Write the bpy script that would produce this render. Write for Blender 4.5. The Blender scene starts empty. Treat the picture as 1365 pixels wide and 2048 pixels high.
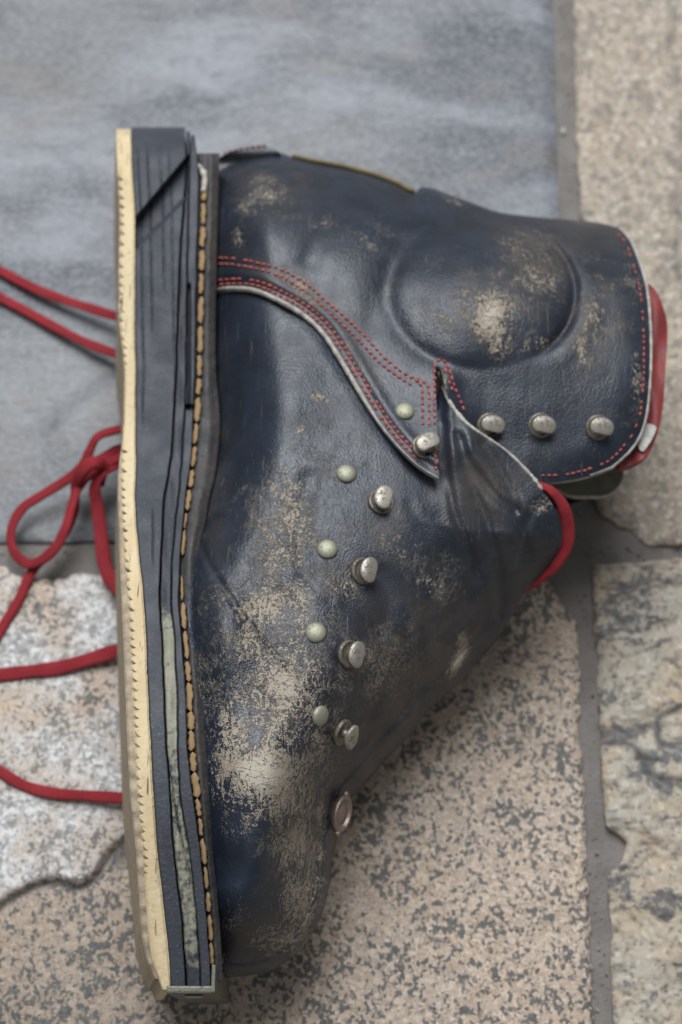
import bpy, bmesh, math, random
import numpy as np
from mathutils import Vector, noise
from mathutils.geometry import delaunay_2d_cdt

random.seed(7); np.random.seed(7)
S = bpy.context.scene
C = S.collection

# ------------------------------------------------------------------ camera
TILT = math.radians(22.0)
DIST = 0.515
F = 50 / 24 * 1365                      # focal length in photo pixels
CX, CY = 682.5, 1024.0
AIM = np.array([0.0, 0.0, 0.06])
VIEW = np.array([0.0, math.sin(TILT), -math.cos(TILT)])
UP = np.array([0.0, math.cos(TILT), math.sin(TILT)])
CAM = AIM - VIEW * DIST
cd = bpy.data.cameras.new('camera'); cam = bpy.data.objects.new('camera', cd); C.objects.link(cam)
cam.location = CAM; cam.rotation_euler = (TILT, 0, 0)
cd.lens = 50; cd.sensor_fit = 'HORIZONTAL'; cd.sensor_width = 24; cd.clip_start = 0.01; cd.clip_end = 50
cd.dof.use_dof = True; cd.dof.focus_distance = 0.447; cd.dof.aperture_fstop = 8.0
S.camera = cam

# ------------------------------------------------------------------ light
wd = bpy.data.worlds.new('World'); S.world = wd; wd.use_nodes = True
bg = wd.node_tree.nodes['Background']
bg.inputs[0].default_value = (0.92, 0.96, 1.0, 1); bg.inputs[1].default_value = 0.25
def area(name, loc, target, size, power, col):
    l = bpy.data.lights.new(name, 'AREA'); l.shape = 'RECTANGLE'; l.size, l.size_y = size; l.energy = power; l.color = col
    o = bpy.data.objects.new(name, l); C.objects.link(o); o.location = loc
    o.rotation_euler = (Vector(target) - Vector(loc)).to_track_quat('-Z', 'Y').to_euler()
    return o
area('window_light', (-0.18, 0.85, 1.65), (0, 0, 0.04), (1.25, 1.25), 52, (0.93, 0.965, 1.0))
S.view_settings.view_transform = 'Standard'; S.view_settings.look = 'None'
S.view_settings.exposure = 0.0; S.view_settings.gamma = 1.0
S.view_settings.use_curve_mapping = False

# ------------------------------------------------------------------ maths helpers
def P(px, py, z):
    """photo pixel + height above the floor -> point in the place (metres); works on arrays"""
    px = np.asarray(px, float); py = np.asarray(py, float); z = np.asarray(z, float)
    a = (px - CX) / F; b = -(py - CY) / F
    dx = a; dy = VIEW[1] + b * UP[1]; dz = VIEW[2] + b * UP[2]
    t = (z - CAM[2]) / dz
    return np.stack([CAM[0] + t * dx, CAM[1] + t * dy, z + 0 * t], -1)
PX = 1 / 5900.0                          # metres for one photo pixel at the boot

def spline(pts, n=12, closed=False):
    p = np.asarray(pts, float); m = len(p); out = []
    rng = range(m) if closed else range(m - 1)
    for i in rng:
        if closed: a, b, c, d = p[(i-1) % m], p[i], p[(i+1) % m], p[(i+2) % m]
        else: a, b, c, d = p[max(i-1, 0)], p[i], p[i+1], p[min(i+2, m-1)]
        t = np.linspace(0, 1, n, endpoint=False)[:, None]
        out.append(0.5 * ((2*b) + (-a+c)*t + (2*a-5*b+4*c-d)*t*t + (-a+3*b-3*c+d)*t**3))
    if not closed: out.append(p[-1:])
    return np.concatenate(out)
def resample(pts, step):
    p = np.asarray(pts, float); s = np.r_[0, np.cumsum(np.linalg.norm(np.diff(p[:, :2], axis=0), axis=1))]
    n = max(int(round(s[-1] / step)), 1); q = np.linspace(0, s[-1], n + 1)
    return np.stack([np.interp(q, s, p[:, k]) for k in range(p.shape[1])], -1)
def dist_to(x, y, line, cap=None):
    """distance to a polyline; with cap only distances below it are exact"""
    x = np.atleast_1d(x).astype(float); y = np.atleast_1d(y).astype(float)
    if cap is not None:
        o = np.argsort(y, kind='stable'); xs, ys = x[o], y[o]; res = np.full(x.shape, cap*cap*1.0)
        for (ax, ay), (bx, by) in zip(line[:-1], line[1:]):
            i0 = np.searchsorted(ys, min(ay, by)-cap); i1 = np.searchsorted(ys, max(ay, by)+cap)
            if i0 >= i1: continue
            X = xs[i0:i1]; k = np.nonzero((X > min(ax, bx)-cap) & (X < max(ax, bx)+cap))[0]
            if not len(k): continue
            k += i0; vx, vy = bx-ax, by-ay; L = vx*vx+vy*vy+1e-9
            t = np.clip(((xs[k]-ax)*vx+(ys[k]-ay)*vy)/L, 0, 1)
            res[k] = np.minimum(res[k], (xs[k]-ax-t*vx)**2+(ys[k]-ay-t*vy)**2)
        out = np.empty_like(res); out[o] = np.sqrt(res); return out
    out = np.full(x.shape, 1e12)
    for (ax, ay), (bx, by) in zip(line[:-1], line[1:]):
        vx, vy = bx-ax, by-ay; L = vx*vx+vy*vy+1e-9
        t = np.clip(((x-ax)*vx+(y-ay)*vy)/L, 0, 1)
        out = np.minimum(out, (x-ax-t*vx)**2+(y-ay-t*vy)**2)
    return np.sqrt(out)
def tab(pairs):
    p = np.asarray(pairs, float)
    return lambda v: np.interp(v, p[:, 0], p[:, 1])
def stab(pairs):                          # the same, smooth
    p = np.asarray(pairs, float); s = spline(p, 16); s[:, 0] = np.maximum.accumulate(s[:, 0])
    return lambda v: np.interp(v, s[:, 0], s[:, 1])
def gauss(x, y, cx, cy, rx, ry, ang=0):
    c, s = math.cos(ang), math.sin(ang); dx, dy = x-cx, y-cy
    u = (dx*c+dy*s)/rx; v = (-dx*s+dy*c)/ry
    return np.exp(-(u*u+v*v))
def sstep(a, b, v):
    t = np.clip((v-a)/(b-a), 0, 1); return t*t*(3-2*t)
_rs = np.random.RandomState(3); _perm = np.tile(_rs.permutation(256), 3); _ga = _rs.uniform(0, 2*math.pi, 256)
def _perlin(x, y):
    xi = np.floor(x).astype(int); yi = np.floor(y).astype(int); fx = x-xi; fy = y-yi; xi &= 255; yi &= 255
    u = fx**3*(fx*(fx*6-15)+10); v = fy**3*(fy*(fy*6-15)+10)
    def g(i, j, dx, dy):
        a = _ga[_perm[_perm[(xi+i) & 255]+((yi+j) & 255)]]; return np.cos(a)*dx+np.sin(a)*dy
    a = g(0, 0, fx, fy)*(1-u)+g(1, 0, fx-1, fy)*u; b = g(0, 1, fx, fy-1)*(1-u)+g(1, 1, fx-1, fy-1)*u
    return (a*(1-v)+b*v)*1.4
def fnoise(x, y, sc, oct=3, seed=0.0):
    x = np.atleast_1d(x).astype(float)*sc+seed*17.3+40; y = np.atleast_1d(y).astype(float)*sc-seed*11.7+300; o = 0; a = 1.0
    for k in range(oct): o = o+a*_perlin(x*2**k+k*7.1, y*2**k+k*3.3); a *= .5
    return o

# ------------------------------------------------------------------ object helpers
def link(name, verts, faces, mat, parent=None, smooth=True, attrs=None, mats=None, fmat=None):
    me = bpy.data.meshes.new(name)
    me.from_pydata([tuple(map(float, v)) for v in verts], [], [tuple(map(int, f)) for f in faces])
    for m in ([mat] if mats is None else mats): me.materials.append(m)
    if fmat is not None: me.polygons.foreach_set('material_index', np.asarray(fmat, dtype=np.int32))
    if smooth: me.polygons.foreach_set('use_smooth', np.ones(len(faces), dtype=bool))
    for k, v in (attrs or {}).items():
        a = me.attributes.new(k, 'FLOAT', 'POINT'); a.data.foreach_set('value', np.asarray(v, dtype=np.float32))
    me.update()
    o = bpy.data.objects.new(name, me); C.objects.link(o)
    if parent is not None: o.parent = parent
    return o
def thing(name, label, cat, loc=(0, 0, 0)):
    o = bpy.data.objects.new(name, None); C.objects.link(o); o.location = loc; o['label'] = label; o['category'] = cat
    o.empty_display_size = 0.02
    return o
def poly_tri(poly, step, edge_step, rings=(), jitter=0.25):
    """triangulate a closed outline: boundary points, optional inset rings, interior hex grid"""
    b = resample(np.vstack([poly, poly[:1]]), edge_step)[:-1]
    area2 = np.sum(b[:, 0]*np.roll(b[:, 1], -1) - np.roll(b[:, 0], -1)*b[:, 1])
    if area2 < 0: b = b[::-1]
    t = np.roll(b, -1, 0) - np.roll(b, 1, 0); t /= np.linalg.norm(t, axis=1)[:, None] + 1e-9
    nrm = np.stack([-t[:, 1], t[:, 0]], -1)
    def inside(pts):
        o = np.argsort(pts[:, 1], kind='stable'); x, y = pts[o, 0], pts[o, 1]; c = np.zeros(len(pts), bool)
        for (x0, y0), (x1, y1) in zip(b, np.roll(b, -1, 0)):
            if y0 == y1: continue
            i0 = np.searchsorted(y, min(y0, y1), 'left'); i1 = np.searchsorted(y, max(y0, y1), 'left')
            if i0 < i1: c[i0:i1] ^= x[i0:i1] < (x1-x0)*(y[i0:i1]-y0)/(y1-y0)+x0
        r = np.zeros(len(pts), bool); r[o] = c; return r
    closed = np.vstack([b, b[:1]])
    pts = [b]; last = 0
    for r in rings:
        q = b + nrm*r; q = q[inside(q)]; q = q[dist_to(q[:, 0], q[:, 1], closed, r+5) > r*0.93]; pts.append(q); last = r
    lo, hi = b.min(0), b.max(0); hx = step; hy = step*0.866; g = []
    for j in range(int((hi[1]-lo[1])/hy)+2):
        xs = np.arange(lo[0]+(0.5*hx if j % 2 else 0), hi[0]+hx, hx)
        g.append(np.stack([xs, np.full_like(xs, lo[1]+j*hy)], -1))
    g = np.concatenate(g); g += np.random.uniform(-jitter, jitter, g.shape)*step*0.5
    g = g[inside(g)]; g = g[dist_to(g[:, 0], g[:, 1], closed, last+step) > last + 0.55*step]; pts.append(g)
    allp = np.concatenate(pts); n = len(b)
    vs, es, fs, *_ = delaunay_2d_cdt([Vector(p) for p in allp], [(i, (i+1) % n) for i in range(n)], [], 1, 1e-6)
    return np.array([(v.x, v.y) for v in vs]), [tuple(f) for f in fs], n
def boundary_loops(faces):
    cnt = {}
    for f in faces:
        for a, b in zip(f, f[1:]+f[:1]): cnt[(a, b)] = 1
    return [(a, b) for (a, b) in cnt if (b, a) not in cnt]
def face_up(verts, faces):
    v = np.asarray(verts); out = []
    for f in faces:
        n = np.cross(v[f[1]]-v[f[0]], v[f[2]]-v[f[0]])
        out.append(f if n[2] >= 0 else f[::-1])
    return out
LAST = [None]
def sheet(name, poly, zf, mat, rim, parent, step=5, edge_step=4, rings=(), thick=0.0022, attrf=None, vert_drop=None):
    """a sheet with real thickness whose upper face follows zf"""
    v2, f, n = poly_tri(poly, step, edge_step, rings)
    z = zf(v2[:, 0], v2[:, 1]); top = P(v2[:, 0], v2[:, 1], z)
    f = face_up(top, f); m = len(top); LAST[0] = (v2, f, top)
    bot = top.copy(); bot[:, 2] -= thick
    faces = list(f) + [tuple(i+m for i in t[::-1]) for t in f]
    fm = [0]*len(f) + [1]*len(f)
    ring = boundary_loops(f); rv = []; base = 2*m; idx = {}
    for a, b in ring:
        for q in (a, b):
            if q not in idx:
                idx[q] = base + len(rv); rv.append(top[q]); rv.append(bot[q])
    for a, b in ring:
        faces.append((idx[b], idx[a], idx[a]+1, idx[b]+1)); fm.append(1)
    verts = np.vstack([top, bot, np.array(rv)])
    at = None
    if attrf:
        at = {}
        for k, fn in attrf.items():
            w = fn(v2[:, 0], v2[:, 1]); e = np.zeros(len(rv)); at[k] = np.concatenate([w, w, e])
    return link(name, verts, faces, None, parent, attrs=at, mats=[mat, rim], fmat=fm)
def sweep(name, pts, w, h, mat, parent=None, n=10, ups=None, ends=True, power=2.0):
    """flat or round cord along world points; w, h full width and height (numbers or arrays)"""
    p = np.asarray(pts, float); m = len(p)
    w = np.broadcast_to(np.asarray(w, float), (m,)); h = np.broadcast_to(np.asarray(h, float), (m,))
    t = np.gradient(p, axis=0); t /= np.linalg.norm(t, axis=1)[:, None]+1e-12
    up = np.tile([0., 0., 1.], (m, 1)) if ups is None else np.asarray(ups, float)
    sd = np.cross(t, up); sd /= np.linalg.norm(sd, axis=1)[:, None]+1e-12
    nu = np.cross(sd, t); verts = []
    a = np.linspace(0, 2*math.pi, n, endpoint=False)
    ca = np.sign(np.cos(a))*np.abs(np.cos(a))**(2/power); sa = np.sign(np.sin(a))*np.abs(np.sin(a))**(2/power)
    for i in range(m):
        verts += list(p[i] + sd[i]*(w[i]/2)*ca[:, None] + nu[i]*(h[i]/2)*sa[:, None])
    faces = [(i*n+k, i*n+(k+1) % n, (i+1)*n+(k+1) % n, (i+1)*n+k) for i in range(m-1) for k in range(n)]
    faces = [f[::-1] for f in faces]
    if ends: faces += [tuple(range(n)), tuple(reversed(range((m-1)*n, m*n)))]
    return link(name, verts, faces, mat, parent)

# ------------------------------------------------------------------ materials
class NT:
    def __init__(s, name):
        s.m = bpy.data.materials.new(name); s.m.use_nodes = True; s.t = s.m.node_tree
        s.b = s.t.nodes['Principled BSDF']
        s.co = s.t.nodes.new('ShaderNodeTexCoord').outputs['Object']
    def n(s, typ, **kw):
        o = s.t.nodes.new(typ)
        for k, v in kw.items(): setattr(o, k, v)
        return o
    def put(s, sock, v):
        if hasattr(v, 'is_linked') or hasattr(v, 'links'): s.t.links.new(v, sock)
        elif isinstance(v, (tuple, list)) and len(v) == 3 and sock.type == 'RGBA': sock.default_value = (*v, 1)
        else: sock.default_value = v
    def noise(s, scale, detail=4, rough=0.55, dist=0.0, co=None, kind='FBM'):
        o = s.n('ShaderNodeTexNoise'); s.put(o.inputs['Vector'], co or s.co)
        o.inputs['Scale'].default_value = scale; o.inputs['Detail'].default_value = detail
        o.inputs['Roughness'].default_value = rough; o.inputs['Distortion'].default_value = dist
        return o.outputs['Fac']
    def vor(s, scale, feature='F1', co=None, rnd=1.0, out='Distance'):
        o = s.n('ShaderNodeTexVoronoi', feature=feature); s.put(o.inputs['Vector'], co or s.co)
        o.inputs['Scale'].default_value = scale; o.inputs['Randomness'].default_value = rnd
        return o.outputs[out]
    def map(s, sc=(1, 1, 1), rot=(0, 0, 0), loc=(0, 0, 0), co=None):
        o = s.n('ShaderNodeMapping'); s.put(o.inputs['Vector'], co or s.co)
        o.inputs['Scale'].default_value = sc; o.inputs['Rotation'].default_value = rot; o.inputs['Location'].default_value = loc
        return o.outputs[0]
    def warp(s, amt, scale, co=None):
        o = s.n('ShaderNodeTexNoise'); s.put(o.inputs['Vector'], co or s.co); o.inputs['Scale'].default_value = scale
        v = s.n('ShaderNodeVectorMath', operation='MULTIPLY_ADD'); s.put(v.inputs[0], o.outputs['Color']); v.inputs[1].default_value = (amt,)*3
        s.put(v.inputs[2], co or s.co); return v.outputs[0]
    def math(s, op, a, b=0.0, c=None, clamp=False):
        o = s.n('ShaderNodeMath', operation=op, use_clamp=clamp); s.put(o.inputs[0], a); s.put(o.inputs[1], b)
        if c is not None: s.put(o.inputs[2], c)
        return o.outputs[0]
    def ramp(s, v, a, b, lo=0.0, hi=1.0):
        o = s.n('ShaderNodeMapRange', interpolation_type='SMOOTHSTEP'); s.put(o.inputs[0], v)
        for i, q in zip((1, 2, 3, 4), (a, b, lo, hi)): s.put(o.inputs[i], q)
        return o.outputs[0]
    def mix(s, f, a, b, mode='MIX'):
        o = s.n('ShaderNodeMix', data_type='RGBA', blend_type=mode); s.put(o.inputs[0], f); s.put(o.inputs[6], a); s.put(o.inputs[7], b)
        return o.outputs[2]
    def attr(s, name):
        return s.n('ShaderNodeAttribute', attribute_name=name).outputs['Fac']
    def bump(s, h, dist, strength=1.0, normal=None):
        o = s.n('ShaderNodeBump'); s.put(o.inputs['Height'], h); o.inputs['Distance'].default_value = dist; o.inputs['Strength'].default_value = strength
        if normal is not None: s.put(o.inputs['Normal'], normal)
        return o.outputs[0]
    def out(s, col=None, rough=None, spec=None, metal=None, normal=None):
        for k, v in (('Base Color', col), ('Roughness', rough), ('Specular IOR Level', spec), ('Metallic', metal), ('Normal', normal)):
            if v is not None: s.put(s.b.inputs[k], v)
        return s.m

def leather(name, base=(0.0080, 0.0118, 0.0195), brown=(0.060, 0.051, 0.046), tan=(0.325, 0.275, 0.21), rough=0.37):
    k = NT(name); w = k.attr('wear'); br = k.attr('brown'); cr = k.attr('crack')
    n1 = k.noise(1150, 6, 0.7, 0.6, co=k.map((1, .55, 1), (0, 0, -.3))); n2 = k.noise(120, 5, 0.62); n3 = k.noise(3000, 2, 0.6)
    def vein(scale, width, st, rot, dist=1.0):               # 1 on thin winding lines, falling off to both sides
        q = k.noise(scale, 4, 0.6, dist, co=k.map(st, (0, 0, rot))); return k.ramp(k.math('ABSOLUTE', k.math('SUBTRACT', q, 0.5)), 0.0, width, 1, 0)
    v1 = vein(300, 0.10, (1, .6, 1), 0.5); v2 = vein(800, 0.12, (.7, 1, 1), 0.3)
    v = k.math('ADD', k.math('MULTIPLY', k.math('SUBTRACT', v1, 0.5), 0.42), k.math('MULTIPLY', k.math('SUBTRACT', v2, 0.5), 0.38))
    v = k.math('ADD', v, k.math('MULTIPLY', k.math('SUBTRACT', n1, 0.5), 1.0)); v = k.math('ADD', v, k.math('MULTIPLY', k.math('SUBTRACT', n2, 0.5), 1.0))
    v = k.math('ADD', v, k.math('MULTIPLY', k.math('SUBTRACT', n3, 0.5), 0.8))
    v = k.math('ADD', v, w)
    flake = k.math('MULTIPLY', k.ramp(v, 0.44, 0.62), k.ramp(w, 0.03, 0.22, 0, 0.92))
    # hair cracks that break through the finish
    line = k.math('MAXIMUM', vein(130, 0.008, (1, .4, 1), 0.6), vein(240, 0.011, (.35, 1, 1), 0.35)); line = k.math('MAXIMUM', line, vein(420, 0.017, (1, .5, 1), -0.5))
    line = k.math('MULTIPLY', line, k.ramp(k.math('ADD', cr, k.math('MULTIPLY', k.math('SUBTRACT', n2, 0.5), 1.8)), 0.26, 0.66))
    # dark creases inside the rubbed areas
    dk = vein(240, 0.014, (.4, 1, 1), 0.15); flake = k.math('MULTIPLY', flake, k.math('SUBTRACT', 1.0, k.math('MULTIPLY', dk, 0.8)))
    # scratches in three directions
    def scratch(scale, rot, st=.03):
        return k.ramp(k.noise(scale, 2, 0.5, 0.0, k.map((1, st, .3), (0, 0, rot))), 0.685, 0.73)
    scr = k.math('MAXIMUM', k.math('MAXIMUM', scratch(1300, 0.62, .02), scratch(1100, -0.35, .025)), scratch(1400, 1.15, .03))
    scr = k.math('MULTIPLY', scr, k.ramp(k.noise(45, 2), 0.36, 0.60, 0.1, 0.9))
    m = k.math('MAXIMUM', flake, k.math('MULTIPLY', line, 0.8)); m = k.math('MAXIMUM', m, k.math('MULTIPLY', scr, 0.22))
    basec = k.mix(k.ramp(k.noise(70, 4), 0.3, 0.7), base, tuple(c*1.75 for c in base))
    basec = k.mix(k.math('MULTIPLY', br, k.ramp(k.noise(130, 5), 0.25, 0.6)), basec, brown)
    dust = k.ramp(k.noise(2600, 2, 0.5), 0.70, 0.78); basec = k.mix(k.math('MULTIPLY', dust, 0.12), basec, (0.45, 0.45, 0.43))
    tanc = k.mix(k.ramp(n2, 0.35, 0.65), tan, (tan[0]*0.72, tan[1]*0.66, tan[2]*0.62))
    tanc = k.mix(k.ramp(n3, 0.3, 0.7), tanc, tuple(c*1.15 for c in tan)); tanc = k.mix(k.ramp(w, .7, 1.05, 0, .6), tanc, (0.47, 0.42, 0.34))
    col = k.mix(m, basec, tanc)
    ro = k.ramp(k.noise(60, 4), 0.3, 0.7, rough-0.05, rough+0.10); ro = k.math('ADD', ro, k.math('MULTIPLY', m, 0.28)); ro = k.math('ADD', ro, k.math('MULTIPLY', br, 0.12))
    g = k.math('MULTIPLY', k.vor(1500, 'F1', co=k.warp(0.001, 800)), 0.5)
    hh = k.math('ADD', g, k.math('MULTIPLY', k.noise(330, 4), 0.2)); hh = k.math('SUBTRACT', hh, k.math('MULTIPLY', m, 0.7)); wr = k.math('MULTIPLY', vein(120, 0.05, (1, .5, 1), .45), k.math('ADD', .25, cr)); hh = k.math('SUBTRACT', hh, k.math('MULTIPLY', wr, 0.5))
    return k.out(col, ro, 0.5, None, k.bump(hh, 0.00021, 0.9))
M = {}
M['leather'] = leather('worn_navy_leather')
def simple(name, col, var, scale, rough, bump=0.0, bscale=None, metal=0.0, spec=0.4, stretch=None):
    k = NT(name); co = k.map(stretch) if stretch else None
    n = k.noise(scale, 5, 0.6, co=co); c = k.mix(k.ramp(n, 0.28, 0.72), col, var)
    nm = k.bump(k.noise(bscale or scale*3, 4, 0.6, co=co), bump) if bump else None
    return k.out(c, rough, spec, metal, nm)
M['raw'] = simple('raw_leather_edge', (0.50, 0.47, 0.42), (0.27, 0.24, 0.20), 420, 0.9, 0.0004)
M['lining'] = simple('dark_lining', (0.05, 0.045, 0.04), (0.09, 0.08, 0.07), 200, 0.9)
M['red'] = simple('red_felt', (0.29, 0.018, 0.024), (0.20, 0.012, 0.017), 300, 0.85, 0.0003, 2500)
M['red_vinyl'] = simple('red_vinyl', (0.24, 0.030, 0.027), (0.16, 0.022, 0.022), 120, 0.55, 0.0002, 900)
M['thread'] = simple('red_thread', (0.42, 0.10, 0.08), (0.26, 0.055, 0.05), 500, 0.8)
def cream():
    k = NT('cream_rubber'); c = k.mix(k.ramp(k.noise(130, 5, 0.6, co=k.map((1, .25, 1))), 0.28, 0.72), (0.64, 0.52, 0.33), (0.53, 0.41, 0.24))
    c = k.mix(k.ramp(k.noise(420, 5, 0.65), 0.56, 0.70, 0, 0.55), c, (0.33, 0.25, 0.15))
    fib = k.ramp(k.noise(900, 2, 0.5, co=k.map((1, .07, .2), (0, 0, .10))), 0.66, 0.71); c = k.mix(k.math('MULTIPLY', fib, k.ramp(k.noise(40, 2), .45, .6, .1, .9)), c, (0.09, 0.07, 0.05))
    return k.out(c, 0.75, 0.35, None, k.bump(k.math('SUBTRACT', k.noise(500, 5), fib), 0.0003))
M['cream'] = cream()
M['tread'] = simple('dirty_tread', (0.42, 0.34, 0.235), (0.27, 0.215, 0.15), 300, 0.9, 0.0004, 600)
M['stitch'] = simple('waxed_yellow_thread', (0.52, 0.345, 0.175), (0.33, 0.20, 0.095), 500, 0.8, 0.0003, 1200)
M['olive'] = simple('olive_piping', (0.20, 0.15, 0.055), (0.13, 0.10, 0.05), 200, 0.8)
M['pale_lining'] = simple('pale_green_lining', (0.20, 0.20, 0.15), (0.12, 0.12, 0.09), 150, 0.9)
M['tape'] = simple('white_tape', (0.46, 0.45, 0.41), (0.28, 0.27, 0.24), 300, 0.8)
def rag(f, seed, amp=1.6):
    return lambda y: f(y)+amp*fnoise(np.asarray(y, float), 0*np.asarray(y, float)+seed*31., 1/70., 5, seed).reshape(np.shape(y))
def rubber(name, col, var, patina=None):
    k = NT(name); c = k.mix(k.ramp(k.noise(60, 5, 0.6), 0.3, 0.7), col, var)
    st = k.noise(200, 4, 0.6, co=k.map((1.0, 0.06, 1.0))); c = k.mix(k.ramp(st, 0.55, 0.72, 0, 0.25), c, (0.075, 0.08, 0.09))
    if patina:
        a = k.attr('patina'); v = k.math('ADD', a, k.math('MULTIPLY', k.math('SUBTRACT', k.noise(420, 5, 0.65), 0.5), 1.3))
        c = k.mix(k.ramp(v, 0.4, 0.75), c, k.mix(k.noise(250, 4), patina, tuple(q*0.6 for q in patina)))
    dust = k.ramp(k.noise(1500, 3, 0.55), 0.62, 0.72); c = k.mix(k.math('MULTIPLY', dust, 0.35), c, (0.28, 0.27, 0.25))
    return k.out(c, k.ramp(k.noise(90, 3), 0.3, 0.7, 0.55, 0.72), 0.45, None, k.bump(k.math('ADD', k.noise(700, 4), k.math('MULTIPLY', st, 0.8)), 0.0003))
M['mid'] = rubber('dark_midsole', (0.028, 0.031, 0.040), (0.040, 0.044, 0.055))
M['green'] = rubber('worn_green_midsole', (0.026, 0.030, 0.038), (0.038, 0.042, 0.05), (0.30, 0.29, 0.215))
M['welt'] = rubber('welt_leather', (0.028, 0.027, 0.030), (0.055, 0.047, 0.042), (0.10, 0.08, 0.065))
def metal(name, col, tarn, rough, amount):
    k = NT(name); n = k.noise(750, 5, 0.7); n2 = k.noise(2200, 3, 0.6)
    t = k.math('MAXIMUM', k.ramp(n, 0.5, 0.66, 0, amount), k.ramp(n2, 0.60, 0.70, 0, amount*0.8))
    c = k.mix(t, col, tarn)
    return k.out(c, k.ramp(t, 0, 1, rough, 0.75), 0.5, k.ramp(t, 0, 1, 0.65, 0.15), k.bump(n2, 0.00012))
M['brass'] = metal('dull_nickel_dome', (0.34, 0.33, 0.25), (0.17, 0.16, 0.105), 0.58, 0.8)
M['steel'] = metal('pitted_steel_hook', (0.38, 0.35, 0.30), (0.10, 0.075, 0.05), 0.46, 1.0)
M['base_steel'] = metal('tarnished_base', (0.24, 0.21, 0.17), (0.07, 0.05, 0.035), 0.5, 0.9)
M['copper'] = metal('brown_metal_loop', (0.27, 0.20, 0.16), (0.15, 0.11, 0.09), 0.32, 0.6)
M['plate'] = metal('toe_plate_metal', (0.13, 0.125, 0.10), (0.06, 0.05, 0.04), 0.5, 0.8)

def crystals(k, scale, co):
    a = k.n('ShaderNodeSeparateColor'); k.put(a.inputs[0], k.vor(scale, 'F1', co=co, out='Color')); return a.outputs[0], a.outputs[1]
def granite(name, cols, dark, amount, scale=330, white=None):
    k = NT(name); w = k.warp(0.0022, 420); w2 = k.warp(0.004, 230)
    big = k.noise(26, 4, 0.6); mid = k.noise(scale*0.5, 4, 0.6, co=w2)
    r1, r2 = crystals(k, scale*1.5, w); r3, r4 = crystals(k, scale*2.9, w)
    c = k.mix(k.ramp(big, 0.32, 0.68), cols[0], cols[1])
    c = k.mix(k.ramp(k.math('ADD', r1, k.math('MULTIPLY', k.math('SUBTRACT', mid, 0.5), 1.4)), 0.45, 0.85, 0, 0.75), c, cols[2])
    c = k.mix(k.ramp(r3, 0.55, 0.95, 0, 0.45), c, tuple(q*0.62 for q in cols[0])); c = k.mix(k.ramp(r4, 0.75, 0.95, 0, 0.5), c, (0.60, 0.56, 0.50))
    if white:
        wm = k.attr('pale'); c = k.mix(wm, c, k.mix(k.ramp(k.math('ADD', k.math('MULTIPLY', r1, .6), k.math('MULTIPLY', mid, .8)), 0.45, 0.95), white[0], white[1]))
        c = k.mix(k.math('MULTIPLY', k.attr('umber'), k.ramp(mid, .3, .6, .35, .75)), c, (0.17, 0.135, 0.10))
    d = k.math('ADD', k.math('MULTIPLY', r2, 0.42), k.math('ADD', k.math('MULTIPLY', mid, 0.95), k.math('MULTIPLY', k.math('SUBTRACT', k.noise(38, 3), 0.5), 0.48)))
    msk = k.math('MAXIMUM', k.ramp(d, 0.72, 0.80), k.math('MULTIPLY', k.ramp(r4, 0.02, 0.10, 1, 0), 0.6))
    if white: msk = k.math('MULTIPLY', msk, k.math('SUBTRACT', 1.0, k.math('MULTIPLY', wm, 0.5)))
    c = k.mix(k.math('MULTIPLY', msk, amount), c, k.mix(r3, dark, (dark[0]*2.3, dark[1]*2.1, dark[2]*1.9)))
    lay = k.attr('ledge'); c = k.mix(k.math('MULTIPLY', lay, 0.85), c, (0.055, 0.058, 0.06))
    return k.out(c, 0.62, 0.35, None, k.bump(k.math('ADD', k.noise(400, 4), k.math('MULTIPLY', mid, 0.8)), 0.0006))
M['granite'] = granite('speckled_tan_stone', [(0.43, 0.32, 0.235), (0.40, 0.32, 0.255), (0.58, 0.46, 0.35)], (0.050, 0.056, 0.058), 0.92, 470,
                       [(0.62, 0.61, 0.60), (0.36, 0.345, 0.33)])
M['granite_far'] = granite('mottled_tan_stone', [(0.34, 0.275, 0.205), (0.31, 0.265, 0.21), (0.43, 0.355, 0.275)], (0.11, 0.10, 0.09), 0.75, 240)
def layered():
    k = NT('layered_tan_stone'); w = k.warp(0.012, 45)
    st = k.noise(75, 4, 0.6, 0.6, co=k.map((0.35, 1.0, 1.0), (0, 0, 0.22), co=w)); sp = k.noise(300, 3, 0.6, 0.6)
    c = k.mix(k.ramp(k.noise(24, 3), 0.3, 0.7), (0.42, 0.335, 0.235), (0.38, 0.35, 0.29))
    c = k.mix(k.ramp(k.noise(55, 3), 0.54, 0.70, 0, 0.5), c, (0.42, 0.27, 0.17))
    d = k.math('ADD', k.math('MULTIPLY', st, 0.75), k.math('MULTIPLY', sp, 0.3))
    r1, r2 = crystals(k, 520, w); c = k.mix(k.ramp(r1, .5, .95, 0, .5), c, (0.26, 0.22, 0.175)); c = k.mix(k.ramp(r2, .7, .95, 0, .5), c, (0.56, 0.52, 0.45))
    c = k.mix(k.ramp(k.math('ADD', d, k.math('MULTIPLY', r2, .06)), 0.565, 0.66, 0, 0.85), c, (0.085, 0.085, 0.09))
    c = k.mix(k.math('MULTIPLY', k.attr('ledge'), 0.9), c, (0.06, 0.058, 0.062))
    return k.out(c, 0.66, 0.3, None, k.bump(k.math('ADD', st, k.noise(300, 4)), 0.0009))
M['layered'] = layered()
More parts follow.
